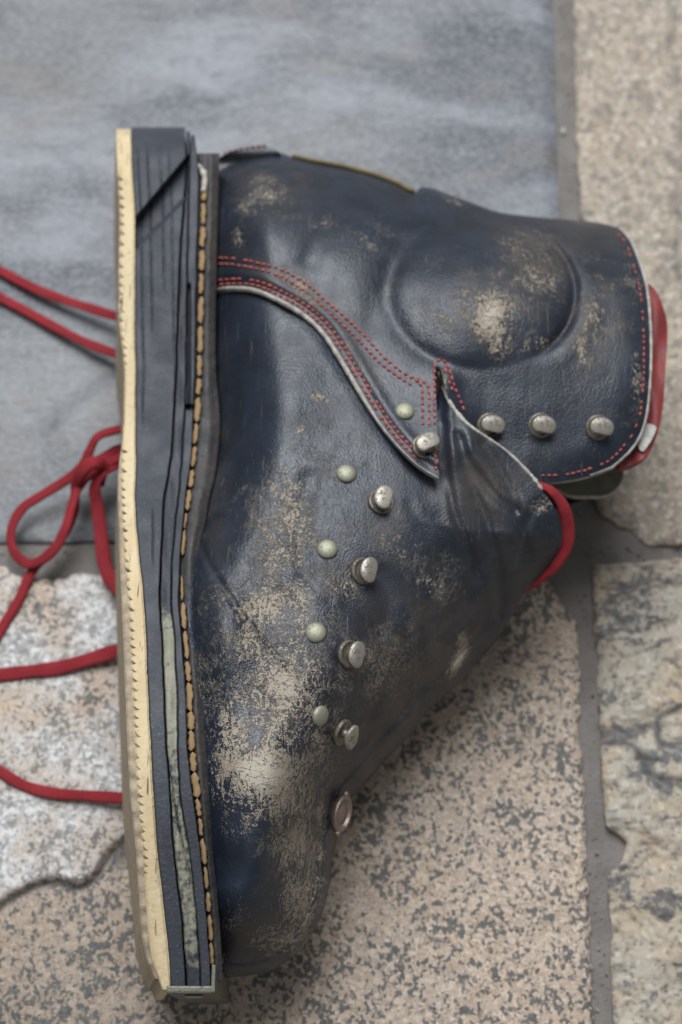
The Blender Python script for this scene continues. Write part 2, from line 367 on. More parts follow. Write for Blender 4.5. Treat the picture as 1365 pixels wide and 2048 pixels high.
def slate():
    k = NT('blue_grey_slate'); w = k.warp(0.02, 18)
    st = k.noise(30, 5, 0.6, 0.4, co=k.map((0.35, 1.0, 1.0), (0, 0, -0.12), co=w))
    c = k.mix(k.ramp(st, 0.36, 0.64), (0.050, 0.056, 0.068), (0.20, 0.207, 0.228))
    c = k.mix(k.ramp(k.noise(9, 3), 0.40, 0.66, 0, 0.7), c, (0.155, 0.155, 0.148))
    c = k.mix(k.ramp(k.noise(14, 2, co=k.map(loc=(3, 1, 0))), 0.52, 0.70, 0, 0.55), c, (0.19, 0.165, 0.145))
    c = k.mix(k.ramp(k.noise(160, 4, 0.6, co=k.map((0.5, 1, 1))), 0.50, 0.66, 0, 0.65), c, (0.095, 0.10, 0.11)); c = k.mix(k.ramp(k.noise(620, 4, 0.65, co=k.map((.6, 1, 1))), 0.42, 0.66, 0, 0.5), c, (0.27, 0.275, 0.29)); c = k.mix(k.ramp(k.noise(22, 3, co=k.map((.5, 1, 1), loc=(7, 2, 0))), 0.55, 0.72, 0, 0.5), c, (0.17, 0.145, 0.125))
    c = k.mix(k.math('MULTIPLY', k.attr('ledge'), 0.6), c, (0.07, 0.078, 0.09))
    return k.out(c, 0.48, 0.4, None, k.bump(k.math('ADD', st, k.math('MULTIPLY', k.noise(180, 4), 0.5)), 0.0012))
M['slate'] = slate()
def mortar():
    k = NT('grey_mortar'); c = k.mix(k.ramp(k.noise(60, 5), 0.3, 0.7), (0.145, 0.13, 0.12), (0.195, 0.175, 0.16))
    c = k.mix(k.ramp(k.noise(900, 3), 0.60, 0.72, 0, 0.5), c, (0.30, 0.28, 0.26))
    return k.out(c, 0.85, 0.3, None, k.bump(k.noise(600, 5), 0.0005))
M['mortar'] = mortar()

# ------------------------------------------------------------------ floor
q = [P(-1800, -2600, -0.0035), P(3200, -2600, -0.0035), P(3200, 3600, -0.0035), P(-1800, 3600, -0.0035)]
v2, f2, _ = poly_tri(np.array([(-1800, -2600), (3200, -2600), (3200, 3600), (-1800, 3600)], float), 60, 60)
mz = -0.0032 + 0.0005*fnoise(v2[:, 0], v2[:, 1], 1/130., 3, 4.2)
tv = P(v2[:, 0], v2[:, 1], mz)
floor = link('floor', tv, face_up(tv, f2), M['mortar']); floor['kind'] = 'structure'; floor['label'] = 'grey mortar bed between the stone floor tiles'
def ragged(pts, amp, step, seed, sc=1/28.):
    p = resample(np.array(list(pts) + [pts[0]], float), step)[:-1]
    t = np.roll(p, -1, 0)-np.roll(p, 1, 0); t /= np.linalg.norm(t, axis=1)[:, None]
    d = fnoise(p[:, 0], p[:, 1], sc, 4, seed)*amp
    return p + np.stack([-t[:, 1], t[:, 0]], -1)*d[:, None]
def tile(pts, amp, mat, seed, relief, rsc, step, edge, extra=None, pale=None, ledge_line=None):
    poly = ragged(pts, amp, edge, seed)
    closed = np.vstack([poly, poly[:1]])
    store = {}
    def zf(x, y):
        d = dist_to(x, y, closed, 12)
        nz = fnoise(x, y, rsc, 4, seed+11)
        z = relief*nz - 0.0016*np.clip(1-d/10, 0, 1)**2
        led = np.zeros_like(z)
        if extra: dz, led = extra(x, y); z = z+dz
        store['ledge'] = led
        return z
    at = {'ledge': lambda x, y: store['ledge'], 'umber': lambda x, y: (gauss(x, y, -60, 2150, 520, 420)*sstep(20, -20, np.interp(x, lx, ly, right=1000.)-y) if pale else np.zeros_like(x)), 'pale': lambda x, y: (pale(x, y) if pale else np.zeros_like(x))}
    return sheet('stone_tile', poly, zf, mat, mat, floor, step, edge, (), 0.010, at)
# slate, top left
def slate_extra(x, y):
    a = dist_to(x, y, spline([(80, 880), (150, 800), (200, 770), (250, 745)])); b = dist_to(x, y, spline([(20, 900), (110, 830), (170, 790), (228, 750), (300, 735)]))
    c = dist_to(x, y, spline([(30, 1050), (90, 1000), (150, 920), (185, 880)]))
    led = 0.9*np.exp(-(a/8)**2)+0.6*np.exp(-(b/9)**2)+0.6*np.exp(-(c/12)**2)
    return -0.0008*led, np.clip(led, 0, 1)
tile([(-900, -1500), (300, -1500), (1080, -1500), (1093, -400), (1105, 0), (1117, 400), (1135, 1000), (1138, 1078), (700, 1078), (300, 1080), (100, 1084), (-900, 1075)], 2.5, M['slate'], 1.3, 0.0011, 1/260., 17, 12, slate_extra)
# big speckled stone, bottom middle and left, with a broken ledge
LEDGE = spline([(-900, 1905), (-300, 1850), (-60, 1822), (0, 1805), (45, 1778), (85, 1762), (118, 1758), (150, 1770), (185, 1752), (215, 1705), (245, 1680), (300, 1655), (420, 1600), (520, 1500), (620, 1300), (640, 1100)])
def side_of(x, y): return np.interp(x, LEDGE[:200, 0], LEDGE[:200, 1]) - y
lx = LEDGE[:, 0]; ly = LEDGE[:, 1]
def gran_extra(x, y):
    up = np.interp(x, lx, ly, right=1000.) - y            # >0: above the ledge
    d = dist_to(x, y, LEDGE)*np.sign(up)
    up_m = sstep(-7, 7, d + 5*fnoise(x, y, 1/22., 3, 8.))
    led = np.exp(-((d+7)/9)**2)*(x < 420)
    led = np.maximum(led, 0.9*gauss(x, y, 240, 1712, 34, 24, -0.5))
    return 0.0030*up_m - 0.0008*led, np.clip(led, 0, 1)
def gran_pale(x, y):
    up = np.interp(x, lx, ly, right=1000.) - y
    return sstep(-4, 14, up)*np.clip(0.62+0.9*fnoise(x, y, 1/110., 3, 2.), 0, 1)*(x < 520)
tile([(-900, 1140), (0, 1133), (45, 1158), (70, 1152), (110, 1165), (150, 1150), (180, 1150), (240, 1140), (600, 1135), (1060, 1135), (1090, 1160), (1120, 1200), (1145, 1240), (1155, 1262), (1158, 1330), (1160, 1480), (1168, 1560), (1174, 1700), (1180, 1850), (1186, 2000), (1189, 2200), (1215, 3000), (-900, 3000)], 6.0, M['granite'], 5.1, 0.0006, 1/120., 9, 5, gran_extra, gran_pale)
# tan stone, top right
def tr_extra(x, y):
    a = dist_to(x, y, spline([(1345, -300), (1348, 40), (1336, 90), (1350, 130), (1362, 165), (1340, 190), (1375, 250), (1340, 310), (1368, 330), (1352, 390), (1362, 450), (1350, 520), (1385, 640), (1370, 800)]))
    led = np.exp(-(a/7)**2)*np.clip(0.6+fnoise(x, y, 1/60., 2, 1.), 0, 1)
    return 0.0018*sstep(-6, 6, (x-1352))-0.0004*led, led*0.9
tile([(1136, -1500), (1140, -700), (1150, 0), (1153, 180), (1156, 300), (1164, 420), (1170, 700), (1178, 900), (1180, 985), (1205, 1030), (1240, 1050), (1275, 1072), (1300, 1092), (1365, 1088), (2400, 1075), (2400, -1500)], 5.0, M['granite_far'], 9.4, 0.0013, 1/110., 12, 7, tr_extra)
# layered tan stone, bottom right
def br_extra(x, y):
    n = fnoise(x*0.55+y*0.12, y, 1/105., 4, 3.7)
    t = n*3.2; fr = t-np.floor(t); z = (np.floor(t)+sstep(0.0, 0.16, fr))*0.0011
    led = np.exp(-((fr-0.04)/0.07)**2)
    c = dist_to(x, y, spline([(1400, 1480), (1340, 1490), (1318, 1478), (1316, 1450), (1325, 1430), (1400, 1400)]))
    e = dist_to(x, y, spline([(1215, 1488), (1255, 1488), (1280, 1505), (1290, 1540), (1330, 1555), (1365, 1560)]))
    led = np.clip(led*0.75+np.exp(-(c/7)**2)+np.exp(-(e/8)**2), 0, 1)
    return z, led
tile([(1187, 1130), (1250, 1127), (1365, 1116), (2400, 1100), (2400, 3000), (1255, 3000), (1228, 2048), (1222, 1920), (1224, 1860), (1216, 1800), (1217, 1760), (1222, 1745), (1240, 1730), (1250, 1705), (1255, 1685), (1235, 1668), (1213, 1650), (1210, 1625), (1212, 1605), (1206, 1560), (1203, 1480), (1200, 1420), (1195, 1370), (1192, 1300), (1188, 1220)], 2.5, M['layered'], 13.7, 0.0008, 1/90., 7, 5, br_extra)

# ------------------------------------------------------------------ boot: shared shape
boot = thing('ski_boot', 'old scuffed navy leather ski boot lying on its side with thick cream edged sole', 'boot', (0, 0, 0))
ZC = 0.050; LEAN = 0.162
BACK = spline([(400, 342), (428, 333), (470, 318), (520, 307), (560, 305), (600, 318), (700, 338), (780, 362), (826, 384), (842, 374), (870, 378), (930, 400), (1000, 424), (1080, 434), (1190, 444), (1235, 455)], 8)
CUFFTOP = spline([(1235, 455), (1262, 482), (1285, 540), (1297, 600), (1302, 700), (1297, 800), (1285, 860), (1262, 900), (1225, 935)], 8)
CUFFBOT = spline([(1225, 935), (1180, 952), (1130, 962), (1085, 966)], 8)
SEAM = spline([(404, 588), (422, 586), (455, 578), (510, 581), (565, 605), (612, 634), (649, 670), (678, 714), (711, 769), (737, 813), (766, 857), (803, 901), (840, 935), (878, 958)], 8)
TONGUE = spline([(1085, 980), (1108, 1012), (1123, 1050), (1124, 1085), (1105, 1125), (1075, 1158), (1047, 1188)], 8)
INSTEP = spline([(1047, 1188), (1020, 1238), (990, 1285), (955, 1325), (920, 1365), (885, 1395), (850, 1428), (820, 1470), (780, 1510), (735, 1562), (700, 1600), (684, 1650), (668, 1700), (661, 1760), (648, 1815), (628, 1862), (596, 1905), (550, 1937), (500, 1951), (450, 1955), (426, 1955)], 8)
WELT_R = stab([(300, 432), (350, 430), (600, 424), (740, 424), (800, 430), (860, 432), (940, 424), (1000, 410), (1050, 402), (1100, 391), (1200, 385), (1300, 391), (1400, 397), (1500, 405), (1600, 412), (1700, 418), (1800, 428), (1900, 435), (1990, 438)])
HT = stab([(250, 0.083), (450, 0.086), (700, 0.088), (900, 0.091), (1100, 0.094), (1300, 0.095), (1500, 0.0945), (1650, 0.092), (1800, 0.087), (1960, 0.083)])
RV = stab([(500, 420), (650, 423), (800, 427), (950, 425), (1100, 390), (1200, 320), (1300, 250), (1450, 205), (1600, 165), (1700, 165), (1800, 185), (1960, 200)])
RAMP_L = stab([(300, 95), (600, 135), (900, 140), (1050, 125), (1150, 100), (1300, 80), (1500, 85), (1700, 100), (1960, 90)])
RAMP_D = stab([(300, 0.013), (600, 0.025), (900, 0.027), (1050, 0.021), (1200, 0.009), (1400, 0.0075), (1700, 0.010), (1960, 0.011)])
def crease(x, y, pts, w, d, bulge=0.0):
    e = dist_to(x, y, spline(pts, 6)); return -d*np.exp(-(e/w)**2) + bulge*np.exp(-(e/(3.2*w))**2)
def height(x, y):
    h = HT(y)
    t = np.clip((x-WELT_R(y))/RAMP_L(y), 0, 1); h = h - RAMP_D(y)*(1-t)**1.9
    return h
def zq(x, y):                            # heel quarter and cuff
    x = np.atleast_1d(x).astype(float); y = np.atleast_1d(y).astype(float)
    h = height(x, y)
    h = h - 0.006*sstep(900, 1300, x)
    d = dist_to(x, y, BACK); u = np.clip(d/210, 0, 1)
    z = ZC + (h-ZC)*np.sqrt(np.clip(1-(1-u)**2.4, 0, 1))
    # ankle dome pressed out of the cuff
    r = np.hypot((x-962)/186, (y-588)/152); ang = np.arctan2(y-588, x-962)
    rt = sstep(0.25, 0.85, np.cos(ang+0.32))                 # steep towards the cuff's top, fading towards the heel
    soft = np.clip(1-r*r, 0, 1)**1.5; hard = np.clip(1-r**3.2, 0, 1)**0.9
    z += 0.0058*(soft*(1-rt)+hard*rt)
    z -= 0.0030*rt*np.exp(-((r-1.01)/0.055)**2) + 0.0010*(1-rt)*sstep(.2, -.7, np.cos(ang))*np.exp(-((r-1.0)/0.10)**2)
    z += 0.0008*rt*np.exp(-((r-1.2)/0.12)**2)
    z -= 0.0012*gauss(x, y, 860, 500, 60, 70)
    ds = dist_to(x, y, SEAM); z += 0.0009*np.exp(-((ds-30)/11)**2)-0.0004*np.exp(-((ds-15)/8)**2)
    z -= 0.0105*sstep(690, 965, y)*sstep(880, 980, x)
    fe = np.minimum(dist_to(x, y, CUFFTOP), dist_to(x, y, CUFFBOT))
    z -= 0.0035*np.clip(1-fe/70, 0, 1)**2
    z += 0.0006*fnoise(x, y, 1/210., 2, 3.)+0.0001*fnoise(x, y, 1/45., 2, 5.)
    z += 0.003*gauss(x, y, 545, 470, 90, 100)+0.0015*gauss(x, y, 690, 560, 120, 60, 0.7)
    z += crease(x, y, [(620, 520), (655, 420), (640, 350)], 26, 0.0012)
    z += crease(x, y, [(745, 640), (775, 530), (830, 440), (850, 390)], 30, 0.0012)
    z -= 0.0018*sstep(0, 50, x-884)*sstep(700, 780, y)*np.exp(-(np.maximum(x-884, 0)/160)**2)
    return np.maximum(z, ZC) + 0.0020
SLIT = spline([(876, 738), (882, 765), (905, 812), (940, 852), (1010, 900), (1060, 948), (1085, 980)], 8)
FOLDS = [([(925, 880), (945, 930), (985, 985), (1030, 1020)], 10, 0.0014, 0.0009), ([(1075, 1010), (1050, 1060), (1060, 1110)], 10, 0.0012, 0.0006), ([(960, 1120), (930, 1190), (900, 1240)], 12, 0.0010, 0.0006), ([(893, 850), (898, 940), (908, 1020), (935, 1090), (960, 1160)], 9, 0.0014, 0.0009), ([(915, 870), (940, 960), (975, 1050), (1000, 1150), (1000, 1230)], 11, 0.0018, 0.0010),
         ([(965, 890), (1010, 960), (1040, 1040), (1045, 1120)], 13, 0.0018, 0.0010), ([(820, 1010), (860, 1090), (880, 1170)], 12, 0.0006, 0.0004),
         ([(755, 1150), (775, 1200), (765, 1260)], 26, 0.0022, 0.0), ([(820, 1240), (800, 1320), (760, 1400), (730, 1450)], 9, 0.0006, 0.0003),
         ([(860, 1200), (845, 1290), (800, 1390), (765, 1450)], 11, 0.0007, 0.0003), ([(720, 1370), (735, 1420), (728, 1480)], 18, 0.0013, 0.0),
         ([(398, 1085), (420, 1130), (450, 1180), (486, 1232), (520, 1280)], 7, 0.0016, 0.0008), ([(560, 1180), (610, 1240), (640, 1320)], 14, 0.0005, 0.0003),
         ([(480, 1240), (540, 1310), (590, 1370), (620, 1420)], 12, 0.0007, 0.0004), ([(620, 960), (600, 1060), (615, 1150)], 22, 0.0012, 0.0),
         ([(530, 1130), (600, 1150), (660, 1200)], 10, 0.0004, 0.0002), ([(560, 1500), (600, 1450), (640, 1470)], 10, 0.0004, 0.0002)]
ZE = stab([(500, .080), (620, .080), (740, .080), (850, .080), (930, .0798), (1000, .0775), (1060, .070), (1120, .061), (1200, .049), (1300, .038), (1450, .033), (1650, .034), (1800, .038), (1960, .042)])
def zv(x, y):                            # vamp with its front flap
    x = np.atleast_1d(x).astype(float); y = np.atleast_1d(y).astype(float)
    h = height(x, y); d = dist_to(x, y, np.vstack([TONGUE, INSTEP])); u = np.clip(d/RV(y), 0, 1); ze = ZE(y)
    z = ze + (h-ze)*(1-(1-u)**1.6)
    L = sstep(0, 70, x-880)*sstep(1130, 860, y); ye = 915-38*np.log1p(np.exp((915-y)/38)); z = z*(1-L)+L*(zq(x, ye)+0.0026)
    z += 0.0022*np.exp(-((x-(893+0.05*(y-740)))/11)**2)*sstep(770, 840, y)*sstep(1010, 900, y)
    z += 0.0040*gauss(x, y, 960, 905, 60, 40, 0.75)-0.007*gauss(x, y, 884, 778, 9, 30)
    e = dist_to(x, y, SLIT); z += 0.0010*np.exp(-(e/14)**2)*(x > 890)
    for pts, w, dd, bb in FOLDS: z += crease(x, y, pts, w, dd, bb)
    z += 0.0035*gauss(x, y, 438, 1255, 45, 85, -0.35)           # bulge of the ball of the foot
    z += 0.0030*gauss(x, y, 545, 1535, 95, 80)
    z += 0.0028*gauss(x, y, 455, 1835, 40, 60) - 0.0018*gauss(x, y, 470, 1745, 45, 50) - 0.0012*gauss(x, y, 520, 1800, 30, 60, 0.5)
    z += 0.0018*gauss(x, y, 585, 800, 45, 130, 0.15)
    z += 0.0007*fnoise(x, y, 1/170., 2, 7.)+0.00010*fnoise(x, y, 1/38., 2, 9.)
    z -= 0.0022*sstep(-6, 26, -(dist_to(x, y, SEAM)-20))*0.4
    return np.where(d < 60, np.maximum(z, ze), z)
def blobs(lst, gain=1.12):
    def f(x, y):
        w = np.zeros_like(x)
        for b in lst:
            cx, cy, rx, ry, s = b[:5]; w = np.maximum(w, min(s*gain, 1.1)*gauss(x, y, cx, cy, rx, ry, b[5] if len(b) > 5 else 0)); 
        return w
    return f
wear_v = blobs([(545, 1440, 150, 190, .40), (615, 1730, 50, 170, .36), (540, 1230, 110, 90, .36), (580, 1050, 70, 140, .33), (525, 1545, 95, 62, 1.0), (565, 1600, 70, 60, .6), (470, 1480, 42, 90, .68), (575, 1370, 80, 85, .72), (505, 1405, 60, 60, .5), (535, 1215, 62, 50, .6), (600, 1215, 30, 70, .5),
    (575, 1020, 40, 85, .52), (560, 1120, 40, 40, .42), (640, 1500, 30, 70, .58), (600, 1690, 60, 60, .58), (605, 1790, 45, 75, .62), (575, 1880, 70, 32, .55), (640, 1640, 20, 70, .45), (480, 1640, 40, 40, .30),
    (640, 1740, 18, 80, .42), (500, 1290, 36, 60, .5), (918, 1320, 13, 42, 1.0, 0.42), (925, 1285, 12, 30, .7, 0.2), (640, 795, 26, 12, .5), (600, 860, 12, 20, .38), (690, 1180, 60, 60, .22), (855, 1170, 40, 30, .30),
    (1015, 890, 70, 12, .4, 0.7), (800, 1090, 50, 50, .22), (760, 1340, 60, 90, .25), (1085, 1010, 30, 20, .35), (430, 1540, 25, 50, .32), (470, 1830, 20, 40, .3, .5), (440, 1925, 14, 20, .5)])
crack_v = blobs([(560, 1350, 170, 160, .75), (600, 1650, 90, 220, .55), (570, 1080, 90, 150, .62), (700, 1120, 110, 130, .42), (780, 1330, 90, 110, .62), (860, 1150, 90, 90, .40), (500, 1200, 110, 60, .7), (640, 930, 80, 90, .35), (1010, 1000, 80, 80, .25)])
brown_v = blobs([(960, 960, 90, 90, .9), (850, 1330, 150, 170, .9), (1020, 1120, 70, 90, .5), (740, 1480, 70, 90, .7), (620, 1700, 60, 200, .12), (600, 1900, 90, 60, .35), (430, 900, 25, 200, .6), (800, 1080, 60, 100, .4)])
wear_q = blobs([(985, 632, 40, 46, 1.3), (1000, 672, 22, 40, .9), (960, 620, 120, 55, .42), (1055, 500, 80, 50, .33, .5), (1075, 560, 60, 70, .34), (1190, 640, 28, 75, .44), (1165, 700, 20, 50, .45), (1275, 760, 16, 70, .45), (1262, 560, 26, 60, .3),
    (535, 385, 60, 36, .34, .5), (478, 474, 14, 24, .66), (500, 400, 40, 40, .33), (600, 570, 36, 16, .60, .6), (575, 560, 14, 14, .6), (620, 590, 50, 14, .42, .7), (745, 480, 60, 60, .22), (640, 450, 30, 30, .25), (905, 400, 30, 10, .45, .5), (1060, 690, 60, 16, .45, -.3), (320, 300, 5, 5, .1), (890, 760, 14, 22, .6), (700, 700, 12, 40, .3, -.6)], .80)
crack_q = blobs([(1010, 590, 130, 110, .40), (530, 400, 90, 70, .35), (1200, 640, 90, 170, .32)])
brown_q = blobs([(1080, 520, 90, 70, .75), (1000, 600, 110, 90, .35), (1190, 650, 60, 120, .45), (540, 380, 90, 60, .45), (600, 580, 120, 24, .8, .55), (740, 730, 130, 22, .5, .95), (430, 430, 14, 120, .6)])
# vamp
vamp_poly = np.vstack([np.array([(WELT_R(y)-10, y) for y in np.arange(1956, 560, -12.)]), spline([(WELT_R(560)-10, 556), (520, 552), (620, 600), (700, 690), (770, 800), (840, 880), (868, 870), (872, 780), (876, 738)], 6), SLIT[1:], TONGUE[1:], INSTEP[1:-1]])
VA = {'wear': wear_v, 'crack': crack_v, 'brown': brown_v}
vamp = sheet('vamp', vamp_poly, zv, M['leather'], M['lining'], boot, 4.6, 4, (0.8, 2.4), 0.0020, VA); VAMP_S = LAST[0]
vamp['label'] = 'front leather of the boot, scuffed pale over the toe'
quarter_poly = np.vstack([SEAM[::-1], np.array([(WELT_R(y)-10, y) for y in np.arange(576, 344, -12.)]), BACK[1:], CUFFTOP[1:], CUFFBOT[1:],
                          spline([(1060, 962), (1000, 940), (945, 900), (910, 840), (893, 780), (884, 742), (876, 732), (870, 742), (873, 800), (876, 880), (878, 950)], 6)])
QA = {'wear': wear_q, 'crack': crack_q, 'brown': brown_q}
quarter = sheet('quarter', quarter_poly, zq, M['leather'], M['raw'], boot, 4.8, 4, (0.8, 2.4), 0.0020, QA); QUART_S = LAST[0]
quarter['label'] = 'navy heel and cuff leather with a round ankle dome'
for nm, (v2, f, top), ln, at in (('vamp', VAMP_S, np.vstack([TONGUE, INSTEP]), VA), ('quarter', QUART_S, BACK, QA)):   # the side lying on the floor
    co = top.copy(); rise = np.maximum(top[:, 2]-ZC, 0); low = np.clip(ZC-rise*1.02, 0.002, ZC); d = dist_to(v2[:, 0], v2[:, 1], ln)
    k = sstep(0, 55, d)**.6; co[:, 2] = top[:, 2]*(1-k)+low*k-0.0004
    co[:, 0] -= k*LEAN*rise*(1-sstep(0.02, 0.10, co[:, 0])); co[:, 1] += k*0.017*sstep(0.03, 0.085, co[:, 0])*rise/0.045
    link(nm, co, [t[::-1] for t in f], M['leather'], boot, attrs={k: fn(v2[:, 0], v2[:, 1]) for k, fn in at.items()})

# raw pale edges of the leather
def on(path, zf, off): return P(path[:, 0], path[:, 1], zf(path[:, 0], path[:, 1])+off)
def wob(n, lo, hi, seed, sc=0.35):
    return np.array([lo+(hi-lo)*np.clip(0.5+0.9*noise.noise(Vector((i*sc, seed, 0))), 0, 1) for i in range(n)])
p = resample(SEAM[10:], 5); n_ = len(p); fade = np.interp(np.arange(n_)/n_, [0, .06, .12, .62, .72, .9, 1], [.35, .8, 1, .95, .55, .3, .25])
sweep('leather_edge', on(p, zq, -0.0010), wob(n_, 9, 13, 1)*PX*fade, 0.0024, M['raw'], boot)
p = resample(np.vstack([CUFFTOP, CUFFBOT[1:9]]), 6); n_ = len(p)
sweep('leather_edge', on(p, zq, -0.0008), wob(n_, 7, 11, 2)*PX*np.interp(np.arange(n_)/n_, [0, .1, .8, 1], [.5, 1, .9, .4]), 0.0022, M['raw'], boot)
p = resample(SLIT[2:], 4); n_ = len(p)
sweep('leather_edge', on(p, zv, -0.0004), wob(n_, 4, 14, 3, .5)*PX*np.interp(np.arange(n_)/n_, [0, .1, .3, .6, .85, 1], [.5, .7, 1.1, .6, .9, .8]), 0.0016, M['raw'], boot)
p = resample(BACK[(BACK[:, 0] > 585) & (BACK[:, 0] < 830)], 6)
sweep('back_piping', P(p[:, 0], p[:, 1]-2, ZC+0.006), 11*PX, 0.003, M['olive'], boot)

# ------------------------------------------------------------------ boot: linings and tongue
def band(name, mid, w, z, mat, parent, thick=0.003, tilt=None):
    p = resample(spline(mid, 8), 6); n_ = len(p); wz = np.interp(np.linspace(0, 1, n_), np.linspace(0, 1, len(z)), z); ww = np.interp(np.linspace(0, 1, n_), np.linspace(0, 1, len(w)), w)
    return sweep(name, P(p[:, 0], p[:, 1], wz), ww*PX, thick, mat, parent, 12, None, True, 3.0)
band('tongue_binding', [(1066, 966), (1100, 980), (1126, 1012), (1136, 1052), (1133, 1090), (1112, 1130), (1082, 1158), (1044, 1184)], [10, 20, 28, 30, 28, 23, 16, 8], [.080, .0795, .075, .069, .064, .059, .054, .050], M['red'], boot, 0.0022)
lp = spline([(1290, 575), (1312, 580), (1330, 622), (1336, 660), (1332, 740), (1326, 820), (1312, 880), (1290, 915), (1245, 934), (1235, 905), (1270, 860), (1284, 780), (1288, 680)], 6, True)
sheet('cuff_lining', lp, lambda x, y: 0.0695+0.0012*np.sin(x/9.)*np.sin(y/31.)-0.0015*((x-1300)/40.)**2*(x > 1300), M['red_vinyl'], M['red_vinyl'], boot, 6, 5, (1.0,), 0.004)
tp = spline([(1284, 850), (1312, 852), (1308, 872), (1296, 892), (1286, 903), (1278, 890)], 6, True)
sheet('repair_tape', tp, lambda x, y: 0.0718+0*x, M['tape'], M['tape'], boot, 5, 4, (), 0.0008)
lw = spline([(1090, 940), (1130, 985), (1180, 992), (1225, 985), (1248, 950), (1230, 900), (1150, 880)], 6, True)
sheet('inner_cuff', lw, lambda x, y: 0.040+0.0*x, M['pale_lining'], M['raw'], boot, 8, 6, (), 0.003)
# tab of the back strap at the heel
bt = spline([(430, 338), (438, 316), (470, 300), (525, 291), (552, 300), (560, 309), (520, 318), (470, 334), (440, 350)], 5, True)
sheet('back_strap', bt, lambda x, y: 0.060+0.004*sstep(330, 300, y), M['leather'], M['leather'], boot, 5, 4, (), 0.004, {'wear': lambda x, y: 0*x+.1, 'brown': lambda x, y: 0*x+.5, 'crack': lambda x, y: 0*x})

# ------------------------------------------------------------------ boot: red stitching
def offset_path(path, d):
    t = np.gradient(path, axis=0); t /= np.linalg.norm(t, axis=1)[:, None]; return path + np.stack([t[:, 1], -t[:, 0]], -1)*d
def stitches(path, zf, spacing=12.6, length=10.4, width=5.6, drop=0.0):
    p = resample(path, 1.5); s = np.arange(len(p))*1.5; verts, faces = [], []
    k = 0.0
    while k + length < s[-1]:
        if random.random() > drop:
            L = length*random.uniform(.8, 1.1); dv = random.uniform(-.9, .9)
            c = [np.array([np.interp(k+L*f, s, p[:, 0])+dv*.5, np.interp(k+L*f, s, p[:, 1])+dv*.5]) for f in (0, .22, .5, .78, 1)]
            c = np.array(c); w = P(c[:, 0], c[:, 1], zf(c[:, 0], c[:, 1]) + np.array([-.0002, .00025, .0004, .00025, -.0002]))
            t = w[-1]-w[0]; t /= np.linalg.norm(t); sd = np.cross(t, [0, 0, 1]); sd /= np.linalg.norm(sd); up = np.cross(sd, t)
            b = len(verts); r = width*PX/2*random.uniform(.85, 1.15)
            for i, rr in enumerate((.45, .95, 1, .95, .45)):
                for a in range(6): verts.append(w[i]+sd*r*rr*math.cos(a*math.pi/3)+up*r*.75*rr*math.sin(a*math.pi/3))
            for i in range(4):
                for a in range(6): faces.append((b+i*6+a, b+i*6+(a+1) % 6, b+(i+1)*6+(a+1) % 6, b+(i+1)*6+a)[::-1])
            faces += [tuple(range(b, b+6)), tuple(range(b+29, b+23, -1))]
        k += spacing*random.uniform(.94, 1.06)
    o = link('red_stitching', verts, faces, M['thread'], quarter); o['kind'] = 'stuff'; return o
s1 = resample(SEAM[6:-9], 4)
stitches(offset_path(s1, 11), zq, drop=.05); stitches(offset_path(s1, 20), zq, drop=.06)
R1 = spline([(436, 515), (473, 517), (521, 526), (557, 536), (590, 552), (627, 578), (656, 604), (693, 636), (730, 671), (766, 711), (803, 742), (836, 762), (844, 775), (846, 812), (846, 858)], 8)
R2 = spline([(436, 527), (470, 529), (515, 537), (550, 547), (584, 564), (619, 589), (649, 615), (684, 647), (721, 682), (757, 721), (798, 753), (826, 771), (834, 774)], 8)
stitches(R1, zq, drop=.03); stitches(R2, zq, drop=.05); stitches(spline([(821, 752), (850, 764), (858, 778), (859, 815), (859, 862)], 6), zq)
stitches(np.array([(870, 726.), (870, 860.)]), zq); stitches(np.array([(872, 908.), (873, 944.)]), zq)
stitches(spline([(873, 721), (888, 721), (898, 735), (909, 770), (922, 802), (934, 832)], 6), zq); stitches(spline([(890, 735), (899, 762), (910, 790)], 6), zq, drop=.2)
edge_in = resample(spline([(1236, 467), (1254, 488), (1272, 545), (1284, 600), (1289, 700), (1285, 800), (1273, 853), (1250, 890), (1215, 923), (1175, 939), (1128, 949), (1075, 951)], 8), 4)
stitches(edge_in, zq, 12, 10, 4.6, drop=.12)
p = spline([(445, 306), (470, 299), (525, 290), (545, 296)], 6); stitches(p, lambda x, y: 0*x+0.0645, 12, 9, 4)

